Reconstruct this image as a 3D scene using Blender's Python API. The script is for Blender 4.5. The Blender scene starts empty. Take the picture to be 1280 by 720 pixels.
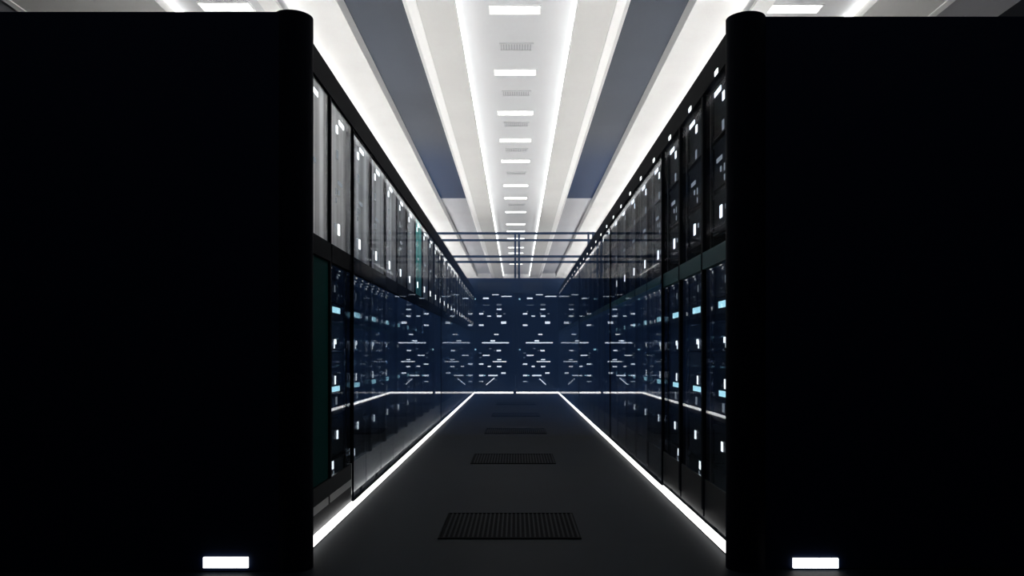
import bpy, bmesh, math, random
from mathutils import Vector, Matrix
random.seed(7)
scene = bpy.context.scene
C = scene.collection
H = 0.95            # eye height
F = 982.0           # focal length in pixels of the 1280 wide frame

# ------------------------------------------------------------------ materials
def mat(name):
    m = bpy.data.materials.new(name); m.use_nodes = True
    nt = m.node_tree; nt.nodes.clear()
    out = nt.nodes.new('ShaderNodeOutputMaterial')
    return m, nt, out

def pbr(name, col, rough=0.5, metal=0.0, spec=0.5, noise=0.0, nscale=8.0, bump=0.0, bscale=60.0, stretch=None, aniso=0.0):
    m, nt, out = mat(name)
    p = nt.nodes.new('ShaderNodeBsdfPrincipled')
    p.inputs['Base Color'].default_value = (*col, 1)
    p.inputs['Roughness'].default_value = rough
    p.inputs['Metallic'].default_value = metal
    p.inputs['Specular IOR Level'].default_value = spec
    tc = nt.nodes.new('ShaderNodeTexCoord'); mp = nt.nodes.new('ShaderNodeMapping')
    if stretch: mp.inputs['Scale'].default_value = stretch
    nt.links.new(tc.outputs['Object'], mp.inputs['Vector'])
    if noise > 0:
        n = nt.nodes.new('ShaderNodeTexNoise'); n.inputs['Scale'].default_value = nscale
        n.inputs['Detail'].default_value = 4
        nt.links.new(mp.outputs[0], n.inputs['Vector'])
        r = nt.nodes.new('ShaderNodeValToRGB')
        r.color_ramp.elements[0].position = .3; r.color_ramp.elements[1].position = .7
        r.color_ramp.elements[0].color = (*[c*(1-noise) for c in col], 1)
        r.color_ramp.elements[1].color = (*[min(1, c*(1+noise)) for c in col], 1)
        nt.links.new(n.outputs['Fac'], r.inputs[0]); nt.links.new(r.outputs[0], p.inputs['Base Color'])
    if bump > 0:
        n = nt.nodes.new('ShaderNodeTexNoise'); n.inputs['Scale'].default_value = bscale
        b = nt.nodes.new('ShaderNodeBump'); b.inputs['Strength'].default_value = bump; b.inputs['Distance'].default_value = .01
        nt.links.new(mp.outputs[0], n.inputs['Vector'])
        nt.links.new(n.outputs['Fac'], b.inputs['Height']); nt.links.new(b.outputs[0], p.inputs['Normal'])
    nt.links.new(p.outputs[0], out.inputs[0])
    return m

def emit(name, col, strength, sample=True):
    m, nt, out = mat(name)
    e = nt.nodes.new('ShaderNodeEmission')
    e.inputs[0].default_value = (*col, 1); e.inputs[1].default_value = strength
    nt.links.new(e.outputs[0], out.inputs[0])
    if not sample: m.cycles.emission_sampling = 'NONE'
    return m

def glass(name, tint, ior, rough=0.0):
    m, nt, out = mat(name)
    t = nt.nodes.new('ShaderNodeBsdfTransparent'); t.inputs[0].default_value = (*tint, 1)
    g = nt.nodes.new('ShaderNodeBsdfAnisotropic'); g.inputs['Roughness'].default_value = rough
    g.inputs['Color'].default_value = (.95, .97, 1, 1)
    f = nt.nodes.new('ShaderNodeFresnel'); f.inputs[0].default_value = ior
    mx = nt.nodes.new('ShaderNodeMixShader')
    # the pane is a closed box; use the same outside index for both faces
    geo = nt.nodes.new('ShaderNodeNewGeometry')
    mm = nt.nodes.new('ShaderNodeMix'); mm.data_type = 'FLOAT'
    mm.inputs[2].default_value = ior; mm.inputs[3].default_value = 1/ior
    nt.links.new(geo.outputs['Backfacing'], mm.inputs[0])
    nt.links.new(mm.outputs[0], f.inputs[0])
    nt.links.new(f.outputs[0], mx.inputs[0]); nt.links.new(t.outputs[0], mx.inputs[1]); nt.links.new(g.outputs[0], mx.inputs[2])
    nt.links.new(mx.outputs[0], out.inputs[0])
    return m

M = {}
M['floor'] = None
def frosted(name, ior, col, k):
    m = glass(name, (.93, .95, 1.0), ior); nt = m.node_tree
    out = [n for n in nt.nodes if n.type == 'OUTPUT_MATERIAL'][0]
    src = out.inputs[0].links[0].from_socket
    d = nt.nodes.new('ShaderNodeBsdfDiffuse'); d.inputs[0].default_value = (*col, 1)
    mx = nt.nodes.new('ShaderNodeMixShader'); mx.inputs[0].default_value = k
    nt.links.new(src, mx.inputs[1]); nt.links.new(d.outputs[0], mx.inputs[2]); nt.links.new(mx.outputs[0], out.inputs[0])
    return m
def floor_mat():
    m, nt, out = mat('dark_floor_tiles')
    p = nt.nodes.new('ShaderNodeBsdfPrincipled')
    geo = nt.nodes.new('ShaderNodeNewGeometry'); sep = nt.nodes.new('ShaderNodeSeparateXYZ')
    nt.links.new(geo.outputs['Position'], sep.inputs[0])
    n = nt.nodes.new('ShaderNodeTexNoise'); n.inputs['Scale'].default_value = 1.6; n.inputs['Detail'].default_value = 5
    nt.links.new(geo.outputs['Position'], n.inputs['Vector'])
    r = nt.nodes.new('ShaderNodeValToRGB')
    r.color_ramp.elements[0].position = .3; r.color_ramp.elements[1].position = .75
    r.color_ramp.elements[0].color = (.0045, .0076, .0120, 1); r.color_ramp.elements[1].color = (.0065, .0105, .0155, 1)
    nt.links.new(n.outputs['Fac'], r.inputs[0])
    def line(axis, period, off):
        a = nt.nodes.new('ShaderNodeMath'); a.operation = 'ADD'; a.inputs[1].default_value = off
        nt.links.new(sep.outputs[axis], a.inputs[0])
        b = nt.nodes.new('ShaderNodeMath'); b.operation = 'PINGPONG'; b.inputs[1].default_value = period/2
        nt.links.new(a.outputs[0], b.inputs[0])
        c = nt.nodes.new('ShaderNodeMath'); c.operation = 'LESS_THAN'; c.inputs[1].default_value = .006
        nt.links.new(b.outputs[0], c.inputs[0]); return c
    l1 = line(1, 2.64, 1.37)
    mx = nt.nodes.new('ShaderNodeMix'); mx.data_type = 'RGBA'
    mx.inputs[7].default_value = (.010, .011, .013, 1)
    nt.links.new(l1.outputs[0], mx.inputs[0]); nt.links.new(r.outputs[0], mx.inputs[6])
    nt.links.new(mx.outputs[2], p.inputs['Base Color'])
    p.inputs['Roughness'].default_value = .6; p.inputs['Specular IOR Level'].default_value = .06
    nt.links.new(p.outputs[0], out.inputs[0])
    return m
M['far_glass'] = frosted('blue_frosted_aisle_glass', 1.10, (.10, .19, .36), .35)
M['floor'] = floor_mat()
M['white'] = pbr('white_ceiling_paint', (.80, .80, .79), .85, spec=.1, noise=.03, nscale=1.2)
M['soffit'] = pbr('soffit_paint', (.68, .68, .665), .85, spec=.1, noise=.03, nscale=1.2)
M['lip'] = pbr('bright_white_trim', (.95, .95, .94), .6, spec=.2)  # whiter than the soffit: the lip's stronger light is put into the paint
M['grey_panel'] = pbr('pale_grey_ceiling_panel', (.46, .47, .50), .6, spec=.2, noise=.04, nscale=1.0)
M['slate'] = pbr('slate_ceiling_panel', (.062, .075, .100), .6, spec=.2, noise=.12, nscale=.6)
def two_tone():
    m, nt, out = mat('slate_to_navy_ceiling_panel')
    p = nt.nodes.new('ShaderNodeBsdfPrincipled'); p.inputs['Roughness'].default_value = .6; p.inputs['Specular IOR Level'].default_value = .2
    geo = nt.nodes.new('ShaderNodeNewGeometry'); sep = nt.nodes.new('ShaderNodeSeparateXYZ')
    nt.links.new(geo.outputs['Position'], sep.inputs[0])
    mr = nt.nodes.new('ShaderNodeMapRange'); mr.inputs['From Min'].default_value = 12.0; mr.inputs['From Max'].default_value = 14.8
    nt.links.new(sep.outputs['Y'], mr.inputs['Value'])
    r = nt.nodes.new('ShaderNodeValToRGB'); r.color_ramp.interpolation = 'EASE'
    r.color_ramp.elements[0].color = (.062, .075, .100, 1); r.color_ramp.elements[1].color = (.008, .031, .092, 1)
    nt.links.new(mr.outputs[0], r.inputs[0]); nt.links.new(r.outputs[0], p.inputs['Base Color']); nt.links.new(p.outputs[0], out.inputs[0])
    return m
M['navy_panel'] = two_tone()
M['recess'] = pbr('recess_paint', (.62, .63, .645), .85, spec=.1)
M['black'] = pbr('black_powder_coat', (.0026, .0062, .0200), .6, spec=.05)
M['blacker'] = pbr('deep_black_powder_coat', (.0010, .0022, .0070), .7, spec=.04)
M['rack'] = pbr('black_rack_steel', (.0055, .0065, .010), .5, spec=.2)
M['rail'] = pbr('dark_rail_steel', (.0022, .0034, .0065), .7, spec=.03)
M['teal_rail'] = pbr('teal_rail_enamel', (.003, .056, .068), .5, spec=.12)
M['server'] = pbr('server_face', (.007, .009, .013), .6, spec=.06, bump=.3, bscale=12, stretch=(1, 1, 14))
M['vent_face'] = pbr('server_vent_face', (.010, .013, .018), .6, spec=.08, bump=.5, bscale=10, stretch=(1, 30, 2))
M['navy'] = pbr('navy_painted_steel', (.026, .050, .105), .5, spec=.25)
M['navy2'] = pbr('navy_header_board', (.060, .078, .115), .6, spec=.25)
M['grille'] = pbr('black_grille_pan', (.0015, .0018, .003), .8, spec=.05)
M['slat'] = pbr('grille_slat', (.0055, .0068, .009), .6, spec=.06)
M['vent_white'] = pbr('white_vent_metal', (.60, .61, .625), .6, spec=.2)
M['vent_dark'] = pbr('grey_vent_opening', (.42, .43, .45), .8, spec=.1)
M['wall'] = pbr('dark_wall_paint', (.012, .013, .017), .8, spec=.1, noise=.1, nscale=2)
M['kick_grey'] = pbr('perforated_grey_steel', (.78, .77, .76), .35, spec=.6, noise=.35, nscale=30, stretch=(1, 1.0, 5))
M['kick_strip'] = pbr('grey_kick_strip', (.5, .5, .5), .5, spec=.3)
M['white_light'] = emit('white_light_strip', (1, .99, .97), 3.0)
M['foot'] = emit('white_foot_light', (1, 1, 1), 3.0)
M['cove'] = emit('cove_light_white', (1, .99, .975), 3.5)
M['cove_side'] = emit('side_cove_light_white', (1, .99, .975), 2.0)
M['added_uplight'] = emit('added_rack_uplight_white', (1, .99, .97), 28.0)
M['added_uplight_far'] = emit('added_far_uplight_white', (1, .99, .98), 42.0)
M['panel_light'] = emit('ceiling_panel_light', (1, 1, 1), 4.0)
M['led'] = emit('status_light_white', (.92, .97, 1), 2.2, False)
M['led_cyan'] = emit('status_light_cyan', (.50, .90, 1), 1.5, False)
M['led_teal'] = emit('status_light_teal', (.03, .42, .40), .8, False)
M['led_dim'] = emit('status_light_dim', (.42, .47, .52), .55, False)
M['glass'] = glass('clear_aisle_glass', (.93, .95, .97), 1.22)
M['glass_left'] = glass('clear_left_aisle_glass', (.93, .95, .97), 1.30)
M['door_glass'] = glass('smoked_door_glass', (.82, .86, .90), 1.17)
M['upper_glass'] = glass('low_reflection_glass', (.96, .97, .98), 1.018)
M['upper_door_glass'] = glass('low_reflection_smoked_glass', (.85, .88, .92), 1.012)
M['end_glass'] = glass('end_door_glass', (.90, .94, 1.0), 1.25)

def brushed(name, col, rough, k=.75):
    """Coated vertical-brushed sheet: the brushing runs up the door and smears what it mirrors."""
    m, nt, out = mat(name)
    d = nt.nodes.new('ShaderNodeBsdfDiffuse'); d.inputs[0].default_value = (*[c*.04 for c in col], 1)
    g = nt.nodes.new('ShaderNodeBsdfAnisotropic'); g.distribution = 'GGX'
    g.inputs['Color'].default_value = (*col, 1); g.inputs['Roughness'].default_value = rough
    g.inputs['Anisotropy'].default_value = 0.0
    tan = nt.nodes.new('ShaderNodeTangent'); tan.direction_type = 'RADIAL'; tan.axis = 'Z'
    nt.links.new(tan.outputs[0], g.inputs['Tangent']); g.inputs['Rotation'].default_value = .25
    tc = nt.nodes.new('ShaderNodeTexCoord'); mp = nt.nodes.new('ShaderNodeMapping'); mp.inputs['Scale'].default_value = (1, 1, .02)
    geo = nt.nodes.new('ShaderNodeNewGeometry')
    nt.links.new(geo.outputs['Position'], mp.inputs['Vector'])
    n = nt.nodes.new('ShaderNodeTexNoise'); n.inputs['Scale'].default_value = 9; n.inputs['Detail'].default_value = 5
    nt.links.new(mp.outputs[0], n.inputs['Vector'])
    r = nt.nodes.new('ShaderNodeMapRange'); r.inputs['From Min'].default_value = .35; r.inputs['From Max'].default_value = .65
    r.inputs['To Min'].default_value = k*.55; r.inputs['To Max'].default_value = k*1.2
    nt.links.new(n.outputs['Fac'], r.inputs['Value'])
    mx = nt.nodes.new('ShaderNodeMixShader')
    nt.links.new(r.outputs[0], mx.inputs[0]); nt.links.new(d.outputs[0], mx.inputs[1]); nt.links.new(g.outputs[0], mx.inputs[2])
    nt.links.new(mx.outputs[0], out.inputs[0])
    return m
M['brushed'] = brushed('brushed_steel_door', (.86, .88, .90), .30)
M['brushed_dark'] = brushed('dark_brushed_steel_door', (.80, .84, .90), .34, .30)
M['brushed_teal'] = brushed('teal_tinted_door', (.28, .95, .88), .30, 1.0)
M['teal_door'] = pbr('dark_teal_door', (.0008, .040, .037), .7, spec=.02)

# ------------------------------------------------------------------ helpers
def add_box(bm, x0, x1, y0, y1, z0, z1):
    vs = [bm.verts.new((x, y, z)) for x in (min(x0, x1), max(x0, x1)) for y in (min(y0, y1), max(y0, y1)) for z in (min(z0, z1), max(z0, z1))]
    for f in ((0, 1, 3, 2), (4, 6, 7, 5), (0, 4, 5, 1), (2, 3, 7, 6), (0, 2, 6, 4), (1, 5, 7, 3)):
        bm.faces.new([vs[i] for i in f])

def boxes(name, lst, bevel=0.0):
    me = bpy.data.meshes.new(name); bm = bmesh.new()
    for b in lst: add_box(bm, *b)
    if bevel > 0:
        bmesh.ops.bevel(bm, geom=list(bm.edges), offset=bevel, segments=2, affect='EDGES')
    bmesh.ops.recalc_face_normals(bm, faces=bm.faces)
    bm.to_mesh(me); bm.free()
    return me

def prism_y(name, prof, y0, y1):
    """closed x-z profile swept along y"""
    me = bpy.data.meshes.new(name); bm = bmesh.new()
    a = [bm.verts.new((x, y0, z)) for x, z in prof]; b = [bm.verts.new((x, y1, z)) for x, z in prof]
    n = len(prof)
    for i in range(n): bm.faces.new((a[i], a[(i+1) % n], b[(i+1) % n], b[i]))
    bm.faces.new(a); bm.faces.new(b[::-1])
    bmesh.ops.recalc_face_normals(bm, faces=bm.faces)
    bm.to_mesh(me); bm.free(); return me

def prism_z(name, prof, z0, z1):
    me = bpy.data.meshes.new(name); bm = bmesh.new()
    a = [bm.verts.new((x, y, z0)) for x, y in prof]; b = [bm.verts.new((x, y, z1)) for x, y in prof]
    n = len(prof)
    for i in range(n): bm.faces.new((a[i], a[(i+1) % n], b[(i+1) % n], b[i]))
    bm.faces.new(a[::-1]); bm.faces.new(b)
    bmesh.ops.recalc_face_normals(bm, faces=bm.faces)
    bm.to_mesh(me); bm.free(); return me

def obj(name, me, m=None, parent=None, loc=None, smooth=False):
    if m is not None and not me.materials: me.materials.append(m)
    o = bpy.data.objects.new(name, me); C.objects.link(o)
    if parent: o.parent = parent
    if loc: o.location = loc
    if smooth:
        for p in me.polygons: p.use_smooth = True
    return o

def thing(name, label, cat, loc=(0, 0, 0), group=None):
    o = bpy.data.objects.new(name, None); C.objects.link(o)
    o.empty_display_size = .1
    o.location = loc; o['label'] = label; o['category'] = cat
    if group: o['group'] = group
    return o

def tag(o, label, cat, group=None):
    o['label'] = label; o['category'] = cat
    if group: o['group'] = group
    return o

def struct(name, me, m):
    o = obj(name, me, m); o['kind'] = 'structure'; return o

ORD = ['first', 'second', 'third', 'fourth', 'fifth', 'sixth', 'seventh', 'eighth', 'ninth', 'tenth', 'eleventh', 'twelfth',
       'thirteenth', 'fourteenth', 'fifteenth', 'sixteenth', 'seventeenth', 'eighteenth', 'nineteenth', 'twentieth',
       'twenty-first', 'twenty-second', 'twenty-third', 'twenty-fourth', 'twenty-fifth', 'twenty-sixth']

# ------------------------------------------------------------------ the room
Y0, Y1 = -3.0, 34.6
ZR = H + 3.45       # recess level
ZS = H + 3.30       # soffit level
ZT = ZR + .12
struct('floor', boxes('floor', [(-5.4, 5.07, Y0, Y1, -.1, 0)]), M['floor'])
struct('wall_left', boxes('wall_left', [(-5.5, -5.4, Y0, Y1, -.1, ZT)]), M['wall'])
struct('wall_right', boxes('wall_right', [(4.97, 5.07, Y0, Y1, -.1, ZT)]), M['wall'])
struct('wall_back', boxes('wall_back', [(-5.4, 4.97, Y1, Y1+.1, -.1, ZT)]), M['wall'])
# central recess and the two side recesses
struct('ceiling', boxes('ceiling', [(-.60, .60, Y0, Y1, ZR, ZT)]), M['recess'])
for s in (-1, 1):
    # soffit beam with its sloping outer face
    struct('ceiling', boxes('ceiling_soffit', [(s*.58, s*.94, Y0, Y1, ZS, ZT)]), M['soffit'])
    struct('trim_1', prism_y('ceiling_lip', [(s*.94, ZS-.012), (s*1.03, ZS-.012), (s*1.085, ZS+.05), (s*1.085, ZT), (s*.94, ZT)], Y0, Y1), M['lip'])
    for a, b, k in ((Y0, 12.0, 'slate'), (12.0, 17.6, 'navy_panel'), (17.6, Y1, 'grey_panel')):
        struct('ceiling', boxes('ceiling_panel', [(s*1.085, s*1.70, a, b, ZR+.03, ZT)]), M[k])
    struct('ceiling', boxes('ceiling_band', [(s*1.70, s*2.20, Y0, Y1, ZS+.03, ZT)]), M['white'])
    struct('ceiling', boxes('ceiling_recess', [(s*2.20, s*3.38, Y0, Y1, ZR, ZT)]), M['recess'])
    e = 4.72 if s < 0 else 4.02
    struct('ceiling', boxes('ceiling_outer', [(s*3.38, s*e, Y0, Y1, ZS, ZT)]), M['soffit'])
    struct('trim_2', prism_y('ceiling_outer_lip', [(s*e, ZS-.012), (s*(e+.07), ZS-.012), (s*(e+.14), ZS+.05), (s*(e+.14), ZT), (s*e, ZT)], Y0, Y1), M['lip'])
    struct('ceiling', boxes('ceiling_edge', [(s*(e+.14), s*5.4 if s < 0 else 4.97, Y0, Y1, ZR+.03, ZT)]), M['grey_panel'])
    side = 'left' if s < 0 else 'right'
    tag(obj('cove_light', boxes('cove_strip', [(s*.556, s*.58, Y0, Y1-.5, ZS+.075, ZR)]), M['cove']),
        f'long white cove light along the {side} edge of the central ceiling recess', 'light', 'ceiling cove lights')
    t = thing('cove_trough', f'long light trough hung under the ceiling above the {side} rack row', 'light', (s*2.24, Y0, ZS-.14), 'light troughs over the rack rows')
    L = Y1-.5-Y0
    obj('tray', boxes('trough_tray', [(-.08, .08, 0, L, 0, .01), (-.08, -.074, 0, L, .01, .03), (.074, .08, 0, L, .01, .03)]), M['white'], t)
    obj('lamp', boxes('trough_lamp', [(-.06, .06, .02, L-.02, .01, .02)]), M['cove_side'], t)
    for k in range(12):
        obj('hanger', boxes('trough_hanger', [(-.004, .004, 1.5+3*k, 1.51+3*k, .02, .14)]), M['white'], t)
    tag(obj('cove_light', boxes('cove_strip_outer', [(s*3.355, s*3.38, Y0, Y1-.5, ZS+.09, ZR)]), M['cove']),
        f'short visible stretch of white cove light above the near {side} black cabinet', 'light', 'ceiling cove lights')
struct('ceiling', boxes('ceiling_end', [(-4.6, 4.6, Y1-.5, Y1-.3, ZS-.02, ZT-.01)]), M['lip'])

# ceiling panel lights
def ceiling_light_meshes():
    fr = boxes('light_frame', [(-.26, .26, -.10, -.088, -.012, 0), (-.26, .26, .088, .10, -.012, 0),
                               (-.26, -.247, -.088, .088, -.012, 0), (.247, .26, -.088, .088, -.012, 0)])
    df = boxes('light_diffuser', [(-.247, .247, -.088, .088, -.009, 0)])
    fr.materials.append(M['lip']); df.materials.append(M['panel_light']); return fr, df
fr_me, df_me = ceiling_light_meshes()
def ceiling_light(x, y, label):
    t = thing('ceiling_light', label, 'ceiling light', (x, y, ZR), 'ceiling panel lights')
    obj('frame', fr_me, None, t); obj('diffuser', df_me, None, t)
for i, y in enumerate((7.87, 9.62, 11.24, 12.69, 14.06, 16.1, 17.4, 19.1, 20.9, 22.1, 23.5, 25.5, 26.9, 30.2)):
    ceiling_light(-.015, y, f'bright rectangular ceiling panel light, {ORD[i]} from the top down the central ceiling recess')
ceiling_light(-2.88, 7.80, 'bright rectangular ceiling panel light above the near left black cabinet')
ceiling_light(2.78, 7.85, 'bright rectangular ceiling panel light above the near right black cabinet')

# ceiling vents
vf = boxes('vent_frame', [(-.19, .19, -.10, -.085, -.012, 0), (-.19, .19, .085, .10, -.012, 0), (-.19, -.175, -.085, .085, -.012, 0), (.175, .19, -.085, .085, -.012, 0)])
vb = boxes('vent_backing', [(-.175, .175, -.085, .085, -.003, 0)])
vs_ = boxes('vent_slats', [(-.165+i*.03, -.150+i*.03, -.085, .085, -.010, -.003) for i in range(12)])
vf.materials.append(M['vent_white']); vb.materials.append(M['vent_dark']); vs_.materials.append(M['vent_white'])
for i, y in enumerate((8.82, 10.4, 11.8, 13.3, 15.0, 18.2)):
    t = thing('ceiling_vent', f'small grey slotted ceiling vent between panel lights, {ORD[i]} from the top of the photo', 'vent', (0, y, ZR), 'ceiling vents in the central recess')
    obj('frame', vf, None, t); obj('backing', vb, None, t); obj('slats', vs_, None, t)

# ------------------------------------------------------------------ floor grilles
def grille_meshes():
    w, d = .368, .32
    fr = boxes('grille_frame', [(-w, w, -d, -d+.02, 0, .006), (-w, w, d-.008, d, 0, .006), (-w, -w+.008, -d+.02, d-.008, 0, .006), (w-.008, w, -d+.02, d-.008, 0, .006)])
    pan = boxes('grille_pan', [(-w+.008, w-.008, -d+.02, d-.008, 0, .0015)])
    n = 29; p = (2*w-.016)/n
    sl = boxes('grille_slats', [(-w+.008+p*(i+.62), -w+.008+p*(i+1), -d+.02, d-.008, .0015, .005) for i in range(n)])
    fr.materials.append(M['grille']); pan.materials.append(M['grille']); sl.materials.append(M['slat'])
    return fr, pan, sl
gf, gp, gs = grille_meshes()
for i, (x, y, l) in enumerate(((-.035, 4.34, 'nearest'), (-.028, 7.08, 'second nearest'), (-.01, 9.62, 'third nearest'), (-.01, 12.2, 'fourth nearest, very faint'), (-.01, 14.9, 'farthest and faintest'))):
    t = thing('floor_grille', f'black slotted air grille in the dark aisle floor, {l} to the viewer', 'floor grille', (x, y, 0.0), 'air grilles in the aisle floor')
    obj('frame', gf, None, t); obj('pan', gp, None, t); obj('slats', gs, None, t)

# ------------------------------------------------------------------ near end cabinets
def end_cabinet(s, pcx, front, ztop_panel, ztop_pillar, light_x, light_z):
    side = 'left' if s < 0 else 'right'
    r = .085; cy = 3.485
    t = thing('end_cabinet', f'huge matt black cabinet filling the {side} side of the photo with rounded inner corner', 'cabinet', (s*1.7, 3.5, 0), 'black end cabinets framing the aisle')
    ox, oy = -s*1.7, -3.5
    body = obj('body', boxes('body', [(s*(abs(pcx)+.03)+ox, s*2.75+ox, front+oy, 3.60+oy, .0, ztop_panel)], .006), M['black'], t)
    prof = [(pcx+ox+r*math.cos(a), cy+oy+r*math.sin(a)) for a in [i*2*math.pi/48 for i in range(48)]]
    pil = obj('corner_post', prism_z('corner_post', prof, 0, ztop_pillar), M['blacker'], t)
    x0, x1 = light_x; z0, z1 = light_z
    fl = obj('foot_light', boxes('foot_light', [(x0+ox, x1+ox, front-.012+oy, front+oy, z0, z1)]), M['foot'], t)
    fl['label'] = 'white rectangular foot light low on the cabinet front'
end_cabinet(-1, -.988, 3.412, 2.437, 2.440, (-1.356, -1.163), (.022, .067))
end_cabinet(1, 1.016, 3.453, 2.434, 2.434, (1.214, 1.411), (.010, .052))

# ------------------------------------------------------------------ server racks
W = .60          # rack pitch along the aisle
START = 3.657
NR = 25
# status lights of one rack: (u0, u1, z0, z1, tone), u measured along the aisle from the near edge, z above the eye
LEDS_UP = [(.455, .585, 1.368, 1.393, 'w'), (.385, .425, 1.300, 1.345, 'w'), (.395, .430, 1.150, 1.200, 'd'),
           (.43, .54, 1.005, 1.028, 'd'), (.445, .468, .945, .972, 'd'), (.378, .392, .935, .972, 'd'), (.378, .390, .885, .915, 'd'),
           (.430, .475, .705, .770, 'w'), (.345, .368, .735, .760, 'd')]
LEDS_LOW = [(.36, .372, .36, .40, 'd'), (.31, .50, .238, .272, 'c'), (.355, .40, .055, .085, 'w'), (.345, .362, .03, .075, 'w'), (.365, .390, -.180, -.130, 'w'),
            (.30, .49, -.222, -.192, 'c'), (.39, .425, -.300, -.255, 'd'), (.415, .45, -.505, -.455, 'w'), (.300, .335, -.668, -.622, 'w'),
            (.28, .50, -.735, -.728, 'd'), (.33, .345, -.71, -.68, 'd')]
DOOR_LEDS = [(.962*a-.186, .962*b-.186, c*.962, d*.962, k) for a, b, c, d, k in LEDS_UP]
LEDS_UP = [(.996*a-.053, .996*b-.053, c*.996, d*.996, k) for a, b, c, d, k in LEDS_UP]
LEDS_LOW = [(.996*a-.053, .996*b-.053, c*.996, d*.996, k) for a, b, c, d, k in LEDS_LOW]
TONE = {'w': M['led'], 'c': M['led_cyan'], 'd': M['led_dim'], 't': M['led_teal']}
UNITS = [(1.13, 1.385), (.86, 1.12), (.62, .85), (.30, .43), (.02, .29), (-.24, .01), (-.36, -.25), (-.60, -.37), (-.80, -.61)]

def build_rack_prototype(s):
    """s=-1 left row, +1 right row; local x points away from the aisle as s, local y along the aisle"""
    root = bpy.data.objects.new('server_rack', None); C.objects.link(root)
    X = lambda a: s*a
    # local x = 0 is the door plane
    body = obj('body', boxes('rack_body', [(X(.03), X(1.0), 0.0, .018, .06, H+1.52), (X(.03), X(1.0), W-.018, W, .06, H+1.52),
                                         (X(.98), X(1.0), .018, W-.018, .06, H+1.52), (X(.03), X(.98), .018, W-.018, H+1.50, H+1.52),
                                         (X(.03), X(.98), .018, W-.018, .06, .08), (X(.06), X(.94), .04, W-.04, 0, .06)]), M['rack'], root)
    obj('post', boxes('rack_post', [(X(-.010), X(.03), 0, .040, .10 if s > 0 else .27, H+1.40)], .003), M['rail'], root)
    tr = obj('top_rail', boxes('rack_top_rail', [(X(-.012), X(.03), 0, W, H+1.40, H+1.54)]), M['rail'], root)
    if s > 0:
        me = boxes('rail_light', [(X(-.015), X(-.012), .27, .33, H+1.405, H+1.429)]); 
        obj('status_light', me, M['led'], tr)
    mr = obj('mid_rail', boxes('rack_mid_rail', [(X(-.012), X(.028), .040, W-.001, H+.455, H+.545)] if s > 0 else [(X(-.012), X(.028), .040, W-.001, H+.50, H+.60)]),
             M['teal_rail'] if s > 0 else M['rail'], root)
    if s > 0:
        ud = obj('upper_door', boxes('upper_door', [(0, X(.006), .040, W-.001, H+.548, H+1.398)]), M['upper_door_glass'], root)
        ld = obj('lower_door', boxes('lower_door', [(0, X(.006), .040, W-.001, .275, H+.452)]), M['door_glass'], root)
        obj('kick_plate', boxes('kick_plate', [(X(.0), X(.012), .040, W-.001, .06, .27)]), M['rack'], root)
    else:
        ud = obj('upper_door', boxes('upper_door', [(0, X(.010), .040, W-.001, H+.603, H+1.398)]), M['brushed'], root)
        ld = obj('lower_door', boxes('lower_door', [(0, X(.006), .040, W-.001, .275, H+.497)]), M['door_glass'], root)
        obj('kick_plate', boxes('kick_plate', [(X(.024), X(.033), .019, W-.019, .06, .27)]), M['kick_grey'], root)
    # server units behind the doors
    for i, (z0, z1) in enumerate(UNITS):
        lst = [(X(.05), X(.78), .035, W-.035, H+z0, H+z1), (X(.038), X(.05), .03, W-.03, H+z0+.008, H+z1-.008),
               (X(.026), X(.038), .05, .062, H+z0+.03, H+z1-.03), (X(.026), X(.038), W-.062, W-.05, H+z0+.03, H+z1-.03)]
        u = obj('server_unit', boxes('server_unit', lst), M['vent_face'] if i % 2 else M['server'], root)
        if s > 0 or z1 < .45:
            for (a, b, c, d, k) in LEDS_UP + LEDS_LOW:
                if z0 <= (c+d)/2 < z1+.011:
                    obj('status_light', boxes('status_light', [(X(.0345), X(.0375), a, b, H+c, H+d)]), TONE[k], u)
    if s < 0:
        for (a, b, c, d, k) in DOOR_LEDS:
            obj('status_light', boxes('status_light', [(X(-.003), 0, a, b, H+c, H+d)]), TONE[k], ud)
    else:
        a, b, c, d, k = LEDS_UP[0]
    return root

def copy_tree(o, parent=None):
    c = o.copy(); C.objects.link(c)
    if parent: c.parent = parent
    for ch in list(o.children): copy_tree(ch, c)
    return c

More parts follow.
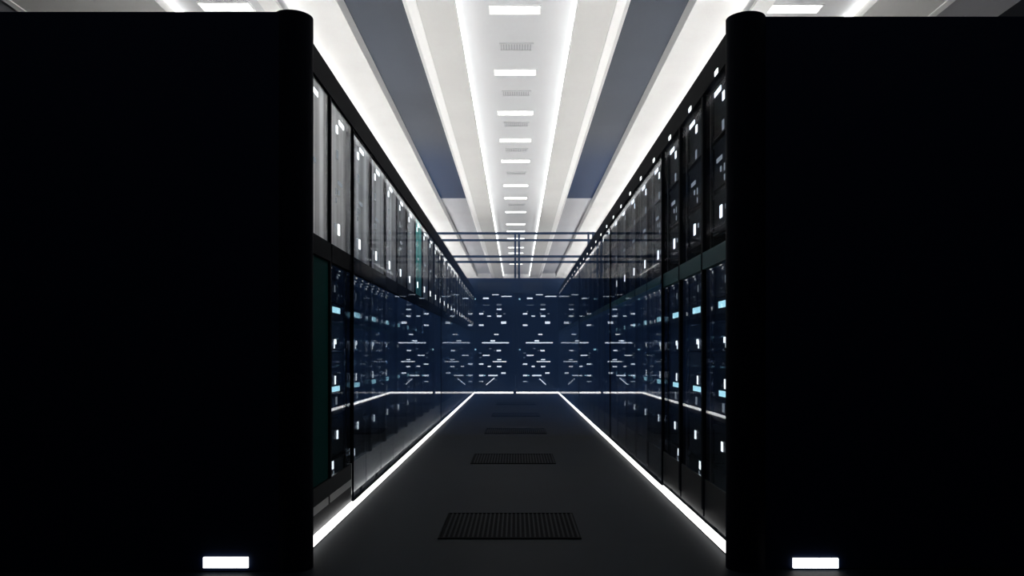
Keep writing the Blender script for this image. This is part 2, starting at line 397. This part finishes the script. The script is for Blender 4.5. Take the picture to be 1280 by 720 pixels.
GRP = {-1: 'server racks in the left row', 1: 'server racks in the right row'}
def relabel(r, s, i):
    side = 'left' if s < 0 else 'right'
    r['category'] = 'server rack'; r['group'] = GRP[s]
    base = 'server rack with brushed grey upper door' if s < 0 else 'black server rack with white status lights'
    if s < 0 and i == 0: base = 'server rack with dark teal lower door'
    if s < 0 and i == 7: base = 'server rack with teal upper door'
    r['label'] = f'{base}, {ORD[i]} from the front in the {side} row'
for s in (-1, 1):
    proto = build_rack_prototype(s)
    # the far racks repeat the rack; copying keeps the meshes shared
    rows = [proto] + [copy_tree(proto) for i in range(NR-1)]
    for i, r in enumerate(rows):
        r.location = (s*1.02, START + i*W, 0)
        relabel(r, s, i)
    if s > 0: continue
    def swap(i, part, m, label=None):
        c = [c for c in rows[i].children if c.name.startswith(part)][0]
        c.data = c.data.copy(); c.data.materials[0] = m
        if label: c['label'] = label
    swap(0, 'lower_door', M['teal_door'], 'dark teal lower door')
    swap(7, 'upper_door', M['brushed_teal'], 'teal tinted upper door')
    front_kick = boxes('front_kick_plate', [(0, -.012, 0, W-.001, .0, .268)]); front_kick.materials.append(M['rack'])
    for i in (5, 9, 10, 11) + tuple(range(13, NR)):
        swap(i, 'upper_door', M['brushed_dark'])
        rows[i]['label'] = rows[i]['label'].replace('brushed grey', 'darker grey')
    for i in (0, 1):
        c = [c for c in rows[i].children if c.name.startswith('kick_plate')][0]
        c.data = front_kick; c['label'] = 'black kick plate'
        obj('kick_strip', boxes('kick_strip', [(0, .004, .04, W-.01, .135, .175)]), M['kick_strip'], rows[i])

# unseen partitions and uplights added to brighten the ceiling beyond the end doors
for s in (-1, 1):
    side = 'left' if s < 0 else 'right'
    struct('wall_added_far_'+side, boxes('added_far_partition', [(s*2.3, s*2.45, 18.75, Y1, 0, H+1.52)]), M['wall'])
    t = thing('added_uplight', f'unseen fill light added on the low partition behind the end doors on the {side}', 'light', (s*2.375, 18.8, H+1.524), 'added uplights behind the end doors')
    obj('tray', boxes('added_uplight_tray', [(-.06, .06, 0, 15.6, 0, .008)]), M['rail'], t)
    obj('lamp', boxes('added_uplight_lamp', [(-.05, .05, .02, 15.58, .008, .014)]), M['added_uplight_far'], t)

# unseen uplights added on the rack tops to light the ceiling
for s in (-1, 1):
  for ux, l in ((1.30, 'behind its front rail'), (1.90, 'along its rear edge')):
    side = 'left' if s < 0 else 'right'
    t = thing('added_uplight', f'unseen fill light added on top of the {side} rack row {l}', 'light', (s*ux, START, H+1.52), 'added uplights on the rack rows')
    obj('tray', boxes('added_uplight_tray', [(-.05, .05, 0, NR*W, 0, .008), (-.05, -.046, 0, NR*W, .008, .018), (.046, .05, 0, NR*W, .008, .018)]), M['rail'], t)
    obj('lamp', boxes('added_uplight_lamp', [(-.03, .03, .02, NR*W-.02, .008, .014)]), M['added_uplight'], t)

# ------------------------------------------------------------------ glass panes in front of the racks, floor strips
def glass_pane(s, y0, y1, m, label, z1=H+1.395):
    t = thing('glass_panel', label, 'glass panel', (s*1.0, (y0+y1)/2, .046), 'glass panels along the aisle')
    h = (y1-y0)/2
    zm = H+.44
    obj('pane', boxes('pane', [(-.003, .003, -h+.004, h-.004, 0.008, zm-.004)]), m, t)
    obj('upper_pane', boxes('upper_pane', [(-.003, .003, -h+.004, h-.004, zm-.004, z1-.085)]), M['upper_glass'], t)
    obj('edge_profile', boxes('edge_profile', [(-.006, .006, -h, -h+.004, 0, z1-.08), (-.006, .006, h-.004, h, 0, z1-.08),
                                        (-.006, .006, -h+.004, h-.004, 0, .008), (-.006, .006, -h+.004, h-.004, z1-.085, z1-.08)]), M['rail'], t)
glass_pane(-1, 4.80, 10.40, M['glass_left'], 'large reflective glass panel in the middle of the left rack row')
glass_pane(-1, 10.41, 18.60, M['far_glass'], 'bluish frosted glass panel of the left rack row beside the end doors')
glass_pane(1, 5.38, 8.36, M['glass'], 'clear glass panel nearest to the viewer in the right rack row')
glass_pane(1, 8.37, 12.50, M['glass'], 'middle clear glass panel in the right rack row')
glass_pane(1, 12.51, 18.60, M['far_glass'], 'bluish frosted glass panel of the right rack row beside the end doors')

def strip(x0, x1, y0, y1, label):
    cx, cy = (x0+x1)/2, (y0+y1)/2
    t = thing('light_strip', label, 'light strip', (cx, cy, 0), 'white light strips along the floor')
    hx, hy = (x1-x0)/2, (y1-y0)/2
    obj('base', boxes('base', [(-hx, hx, -hy, hy, 0, .004)]), M['rail'], t)
    obj('lamp', boxes('lamp', [(-hx+.002, hx-.002, -hy+.004, hy-.004, .004, .042)]), M['white_light'], t)
for s, cuts, nm in ((-1, (3.58, 4.17, 5.35, 10.40, 18.64), ('nearest', 'second', 'third', 'farthest')),
                    (1, (3.58, 4.22, 4.79, 5.38, 8.36, 12.50, 18.64), ('nearest', 'second', 'third', 'fourth', 'fifth', 'farthest'))):
    for i in range(len(cuts)-1):
        x0, x1 = sorted((s*.990, s*1.016))
        strip(x0, x1, cuts[i]+.008, cuts[i+1]-.008, f'white glowing floor strip at the foot of the {"left" if s<0 else "right"} racks, {nm[i]} segment')

# ------------------------------------------------------------------ end of the aisle
YE = 18.72
def px(x): return (x-645.5)/F
def at(x, y, d): return (px(x)*d, H+(442-y)/F*d)
# open frame of bars above the doors
t = thing('overhead_frame', 'navy steel frame of paired bars above the end doors against the bright ceiling', 'frame', (0, YE+.04, 0))
for yy, w in ((291.2, .05), (299.8, .05), (320.2, .05), (327, .05)):
    z = H+(442-yy)/F*YE
    obj('crossbar', boxes('crossbar', [(-2.3, 2.3, -.03, .03, z-w/2-.004, z+w/2-.004)], .003), M['navy'], t)
for x in (644.0, 648.8):
    c = px(x)*YE
    obj('upright', boxes('upright', [(c-.024, c+.024, -.032, .032, H+1.81, H+2.90)]), M['navy'], t)
for x in (1.72, 1.83, -1.98, -2.1):
    obj('upright', boxes('upright', [(x-.022, x+.022, -.032, .032, H+1.81, H+2.90)]), M['navy'], t)
t = thing('door_header', 'navy boxed header beam above the glass end doors', 'beam', (0, YE, 0))
obj('beam', boxes('beam', [(-2.3, 2.3, 0, .30, H+1.44, H+1.80)], .004), M['navy'], t)
for x0, x1 in ((-.92, -.12), (.16, .62)):
    obj('board', boxes('board', [(x0, x1, -.008, 0, H+1.50, H+1.69)]), M['navy2'], t)
for s in (-1, 1):
    side = 'left' if s < 0 else 'right'
    x0, x1 = ((-1.03, -.028) if s < 0 else (.012, 1.03))
    t = thing('sliding_glass_door', f'{side} leaf of the pair of glass doors closing the far end', 'glass door', ((x0+x1)/2, YE+.06, 0), 'glass doors at the aisle end')
    c = (x0+x1)/2; h = (x1-x0)/2
    obj('frame', boxes('frame', [(-h, -h+.035, -.02, .02, .09, H+1.435), (h-.035, h, -.02, .02, .09, H+1.435),
                                 (-h+.035, h-.035, -.02, .02, .09, .13), (-h+.035, h-.035, -.02, .02, H+1.425, H+1.435)]), M['navy'], t)
    obj('pane', boxes('pane', [(-h+.035, h-.035, -.005, .005, .13, H+1.425)]), M['end_glass'], t)
    hx = (h-.06) if s < 0 else (-h+.05)
    obj('handle', boxes('handle', [(hx-.012, hx+.012, -.06, -.04, .95, 1.55), (hx-.012, hx+.012, -.04, -.02, 1.0, 1.03), (hx-.012, hx+.012, -.04, -.02, 1.47, 1.50)], .002), M['navy2'], t)
for (a, b, l) in ((-1.02, -.07, 'left'), (-.005, 1.0, 'right')):
    strip(a, b, YE-.06, YE-.03, f'white glowing floor strip under the {l} glass end door')

# cabinets behind the end doors
ELED = [(151, 107, 14, 9, 'c'), (213, 103, 32, 8, 'w'), (267, 83, 38, 4, 'w'), (331, 92, 62, 5, 'w'), (216, 141, 38, 3, 'd'), (287, 139, 28, 10, 'd'),
        (287, 165, 26, 7, 'w'), (187, 190, 24, 8, 'w'), (200, 178, 8, 8, 'd'), (232, 203, 20, 6, 'w'), (288, 203, 26, 9, 'w'), (274, 190, 10, 8, 'd'), (318, 190, 14, 5, 'd'), (313, 240, 28, 13, 'w'),
        (187, 254, 26, 8, 'w'), (272, 306, 24, 6, 'w'), (252, 342, 26, 8, 'w'), (267, 353, 152, 6, 'w'), (151, 391, 14, 9, 'c'), (238, 386, 14, 5, 'd'),
        (285, 397, 24, 8, 'w'), (262, 397, 10, 4, 'd'), (215, 424, 38, 6, 'w'), (183, 411, 14, 4, 'd'), (183, 436, 12, 4, 'd'), (288, 448, 24, 6, 'w'), (290, 459, 78, 5, 'w'),
        (187, 473, 24, 8, 'w'), (232, 486, 18, 7, 'w'), (288, 487, 24, 7, 'w'), (312, 523, 24, 8, 'w'), (187, 537, 24, 8, 'w'), (206, 537, 8, 6, 'c'),
        (253, 537, 52, 7, 'w'), (187, 574, 24, 8, 'w'), (268, 562, 18, 3, 'd'), (272, 587, 24, 5, 'w')]
YC = 19.30
for s in (-1, 1):
    side = 'left' if s < 0 else 'right'
    off = 0 if s < 0 else 247
    x0, x1 = (-1.06, -.04) if s < 0 else (-.02, 1.06)
    t = thing('server_cabinet', f'wide navy server cabinet dotted with white lights behind the {side} end door', 'server cabinet', ((x0+x1)/2, YC, 0), 'cabinets behind the end doors')
    ox = -(x0+x1)/2
    obj('body', boxes('cabinet_body', [(x0+ox, x1+ox, .03, .8, .10, H+1.5), (x0+ox, x0+.03+ox, 0, .03, .1, H+1.52), (x1-.03+ox, x1+ox, 0, .03, .1, H+1.5),
                                       (x0+.03+ox, x1-.03+ox, 0, .03, H+1.46, H+1.5), (x0+.05+ox, x1-.05+ox, .06, .75, 0, .1)]), M['navy'], t)
    obj('kick_plate', boxes('cabinet_kick', [(x0+.03+ox, x0+.75+ox, .0, .03, .12, .26)]), M['navy2'], t)
    zs = [.27+i*.195 for i in range(11)]
    units = []
    for i, z in enumerate(zs):
        zt = min(z+.187, H+1.45)
        u = obj('server_unit', boxes('cabinet_unit', [(x0+.04+ox, x1-.04+ox, .008, .03, z, zt), (x0+.06+ox, x0+.08+ox, .0, .008, z+.03, zt-.03), (x1-.08+ox, x1-.06+ox, 0, .008, z+.03, zt-.03)]), M['navy'], t)
        units.append((z, u))
    for (cx, cy, w, h, k) in ELED:
        if s > 0 and cx == 151: cx = 153
        a = at(560+(cx+off)/4.5, 350+cy/4.5, YC)
        hw, hh = w/4.5/F*YC/2, h/4.5/F*YC/2
        par = [u for z, u in units if z <= a[1]] or [units[0][1]]
        me = boxes('cabinet_light', [(a[0]-hw+ox, a[0]+hw+ox, .004, .008, a[1]-hh, a[1]+hh)])
        obj('status_light', me, TONE[k], par[-1])
    # the short slanted light near the bottom
    p, q = ((215, 590), (262, 550)) if s < 0 else ((515, 555), (550, 588))
    A = at(560+p[0]/4.5, 350+p[1]/4.5, YC); B = at(560+q[0]/4.5, 350+q[1]/4.5, YC)
    dx, dz = B[0]-A[0], B[1]-A[1]; L = math.hypot(dx, dz)
    me = boxes('slanted_light', [(-L/2, L/2, -.002, .002, -.009, .009)])
    o = obj('slanted_light', me, M['led'], t, ((A[0]+B[0])/2+ox, -.003, (A[1]+B[1])/2)); o.rotation_euler = (0, -math.atan2(dz, dx), 0)

# ------------------------------------------------------------------ faint blue haze in the aisle
def haze():
    m, nt, out = mat('blue_haze')
    v = nt.nodes.new('ShaderNodeVolumeScatter'); v.inputs['Color'].default_value = (.20, .42, 1, 1)
    v.inputs['Density'].default_value = HAZE; v.inputs['Anisotropy'].default_value = 0.0
    ab = nt.nodes.new('ShaderNodeVolumeAbsorption'); ab.inputs['Color'].default_value = (.20, .42, 1, 1); ab.inputs['Density'].default_value = HAZE
    ad = nt.nodes.new('ShaderNodeAddShader')
    nt.links.new(v.outputs[0], ad.inputs[0]); nt.links.new(ab.outputs[0], ad.inputs[1])
    nt.links.new(ad.outputs[0], out.inputs['Volume'])
    o = obj('haze', boxes('haze', [(-.985, .985, 8.5, 18.60, .05, 2.44)]), m)
    o['kind'] = 'stuff'; o['label'] = 'faint blue haze hanging in the far part of the aisle'; o['category'] = 'haze'
HAZE = .085
if HAZE > 0: haze()

# ------------------------------------------------------------------ world, camera, view
w = bpy.data.worlds.new('world'); scene.world = w; w.use_nodes = True
bg = w.node_tree.nodes['Background']; bg.inputs[0].default_value = (.6, .7, 1, 1); bg.inputs[1].default_value = .02
cam = bpy.data.cameras.new('camera'); co = bpy.data.objects.new('camera', cam); C.objects.link(co)
co.location = (0, 0, H); co.rotation_euler = (math.pi/2, 0, 0)
cam.sensor_width = 36; cam.lens = F*36/1280
cam.shift_x = -5.5/1280; cam.shift_y = 82/1280
cam.clip_end = 200
scene.camera = co
scene.view_settings.view_transform = 'Standard'; scene.view_settings.look = 'None'
scene.view_settings.gamma = 1; scene.view_settings.use_curve_mapping = False
scene.view_settings.exposure = 0
cy = scene.cycles
cy.use_denoising = True
cy.max_bounces = 10; cy.diffuse_bounces = 4; cy.glossy_bounces = 5; cy.transparent_max_bounces = 24; cy.volume_bounces = 0
cy.sample_clamp_indirect = 8
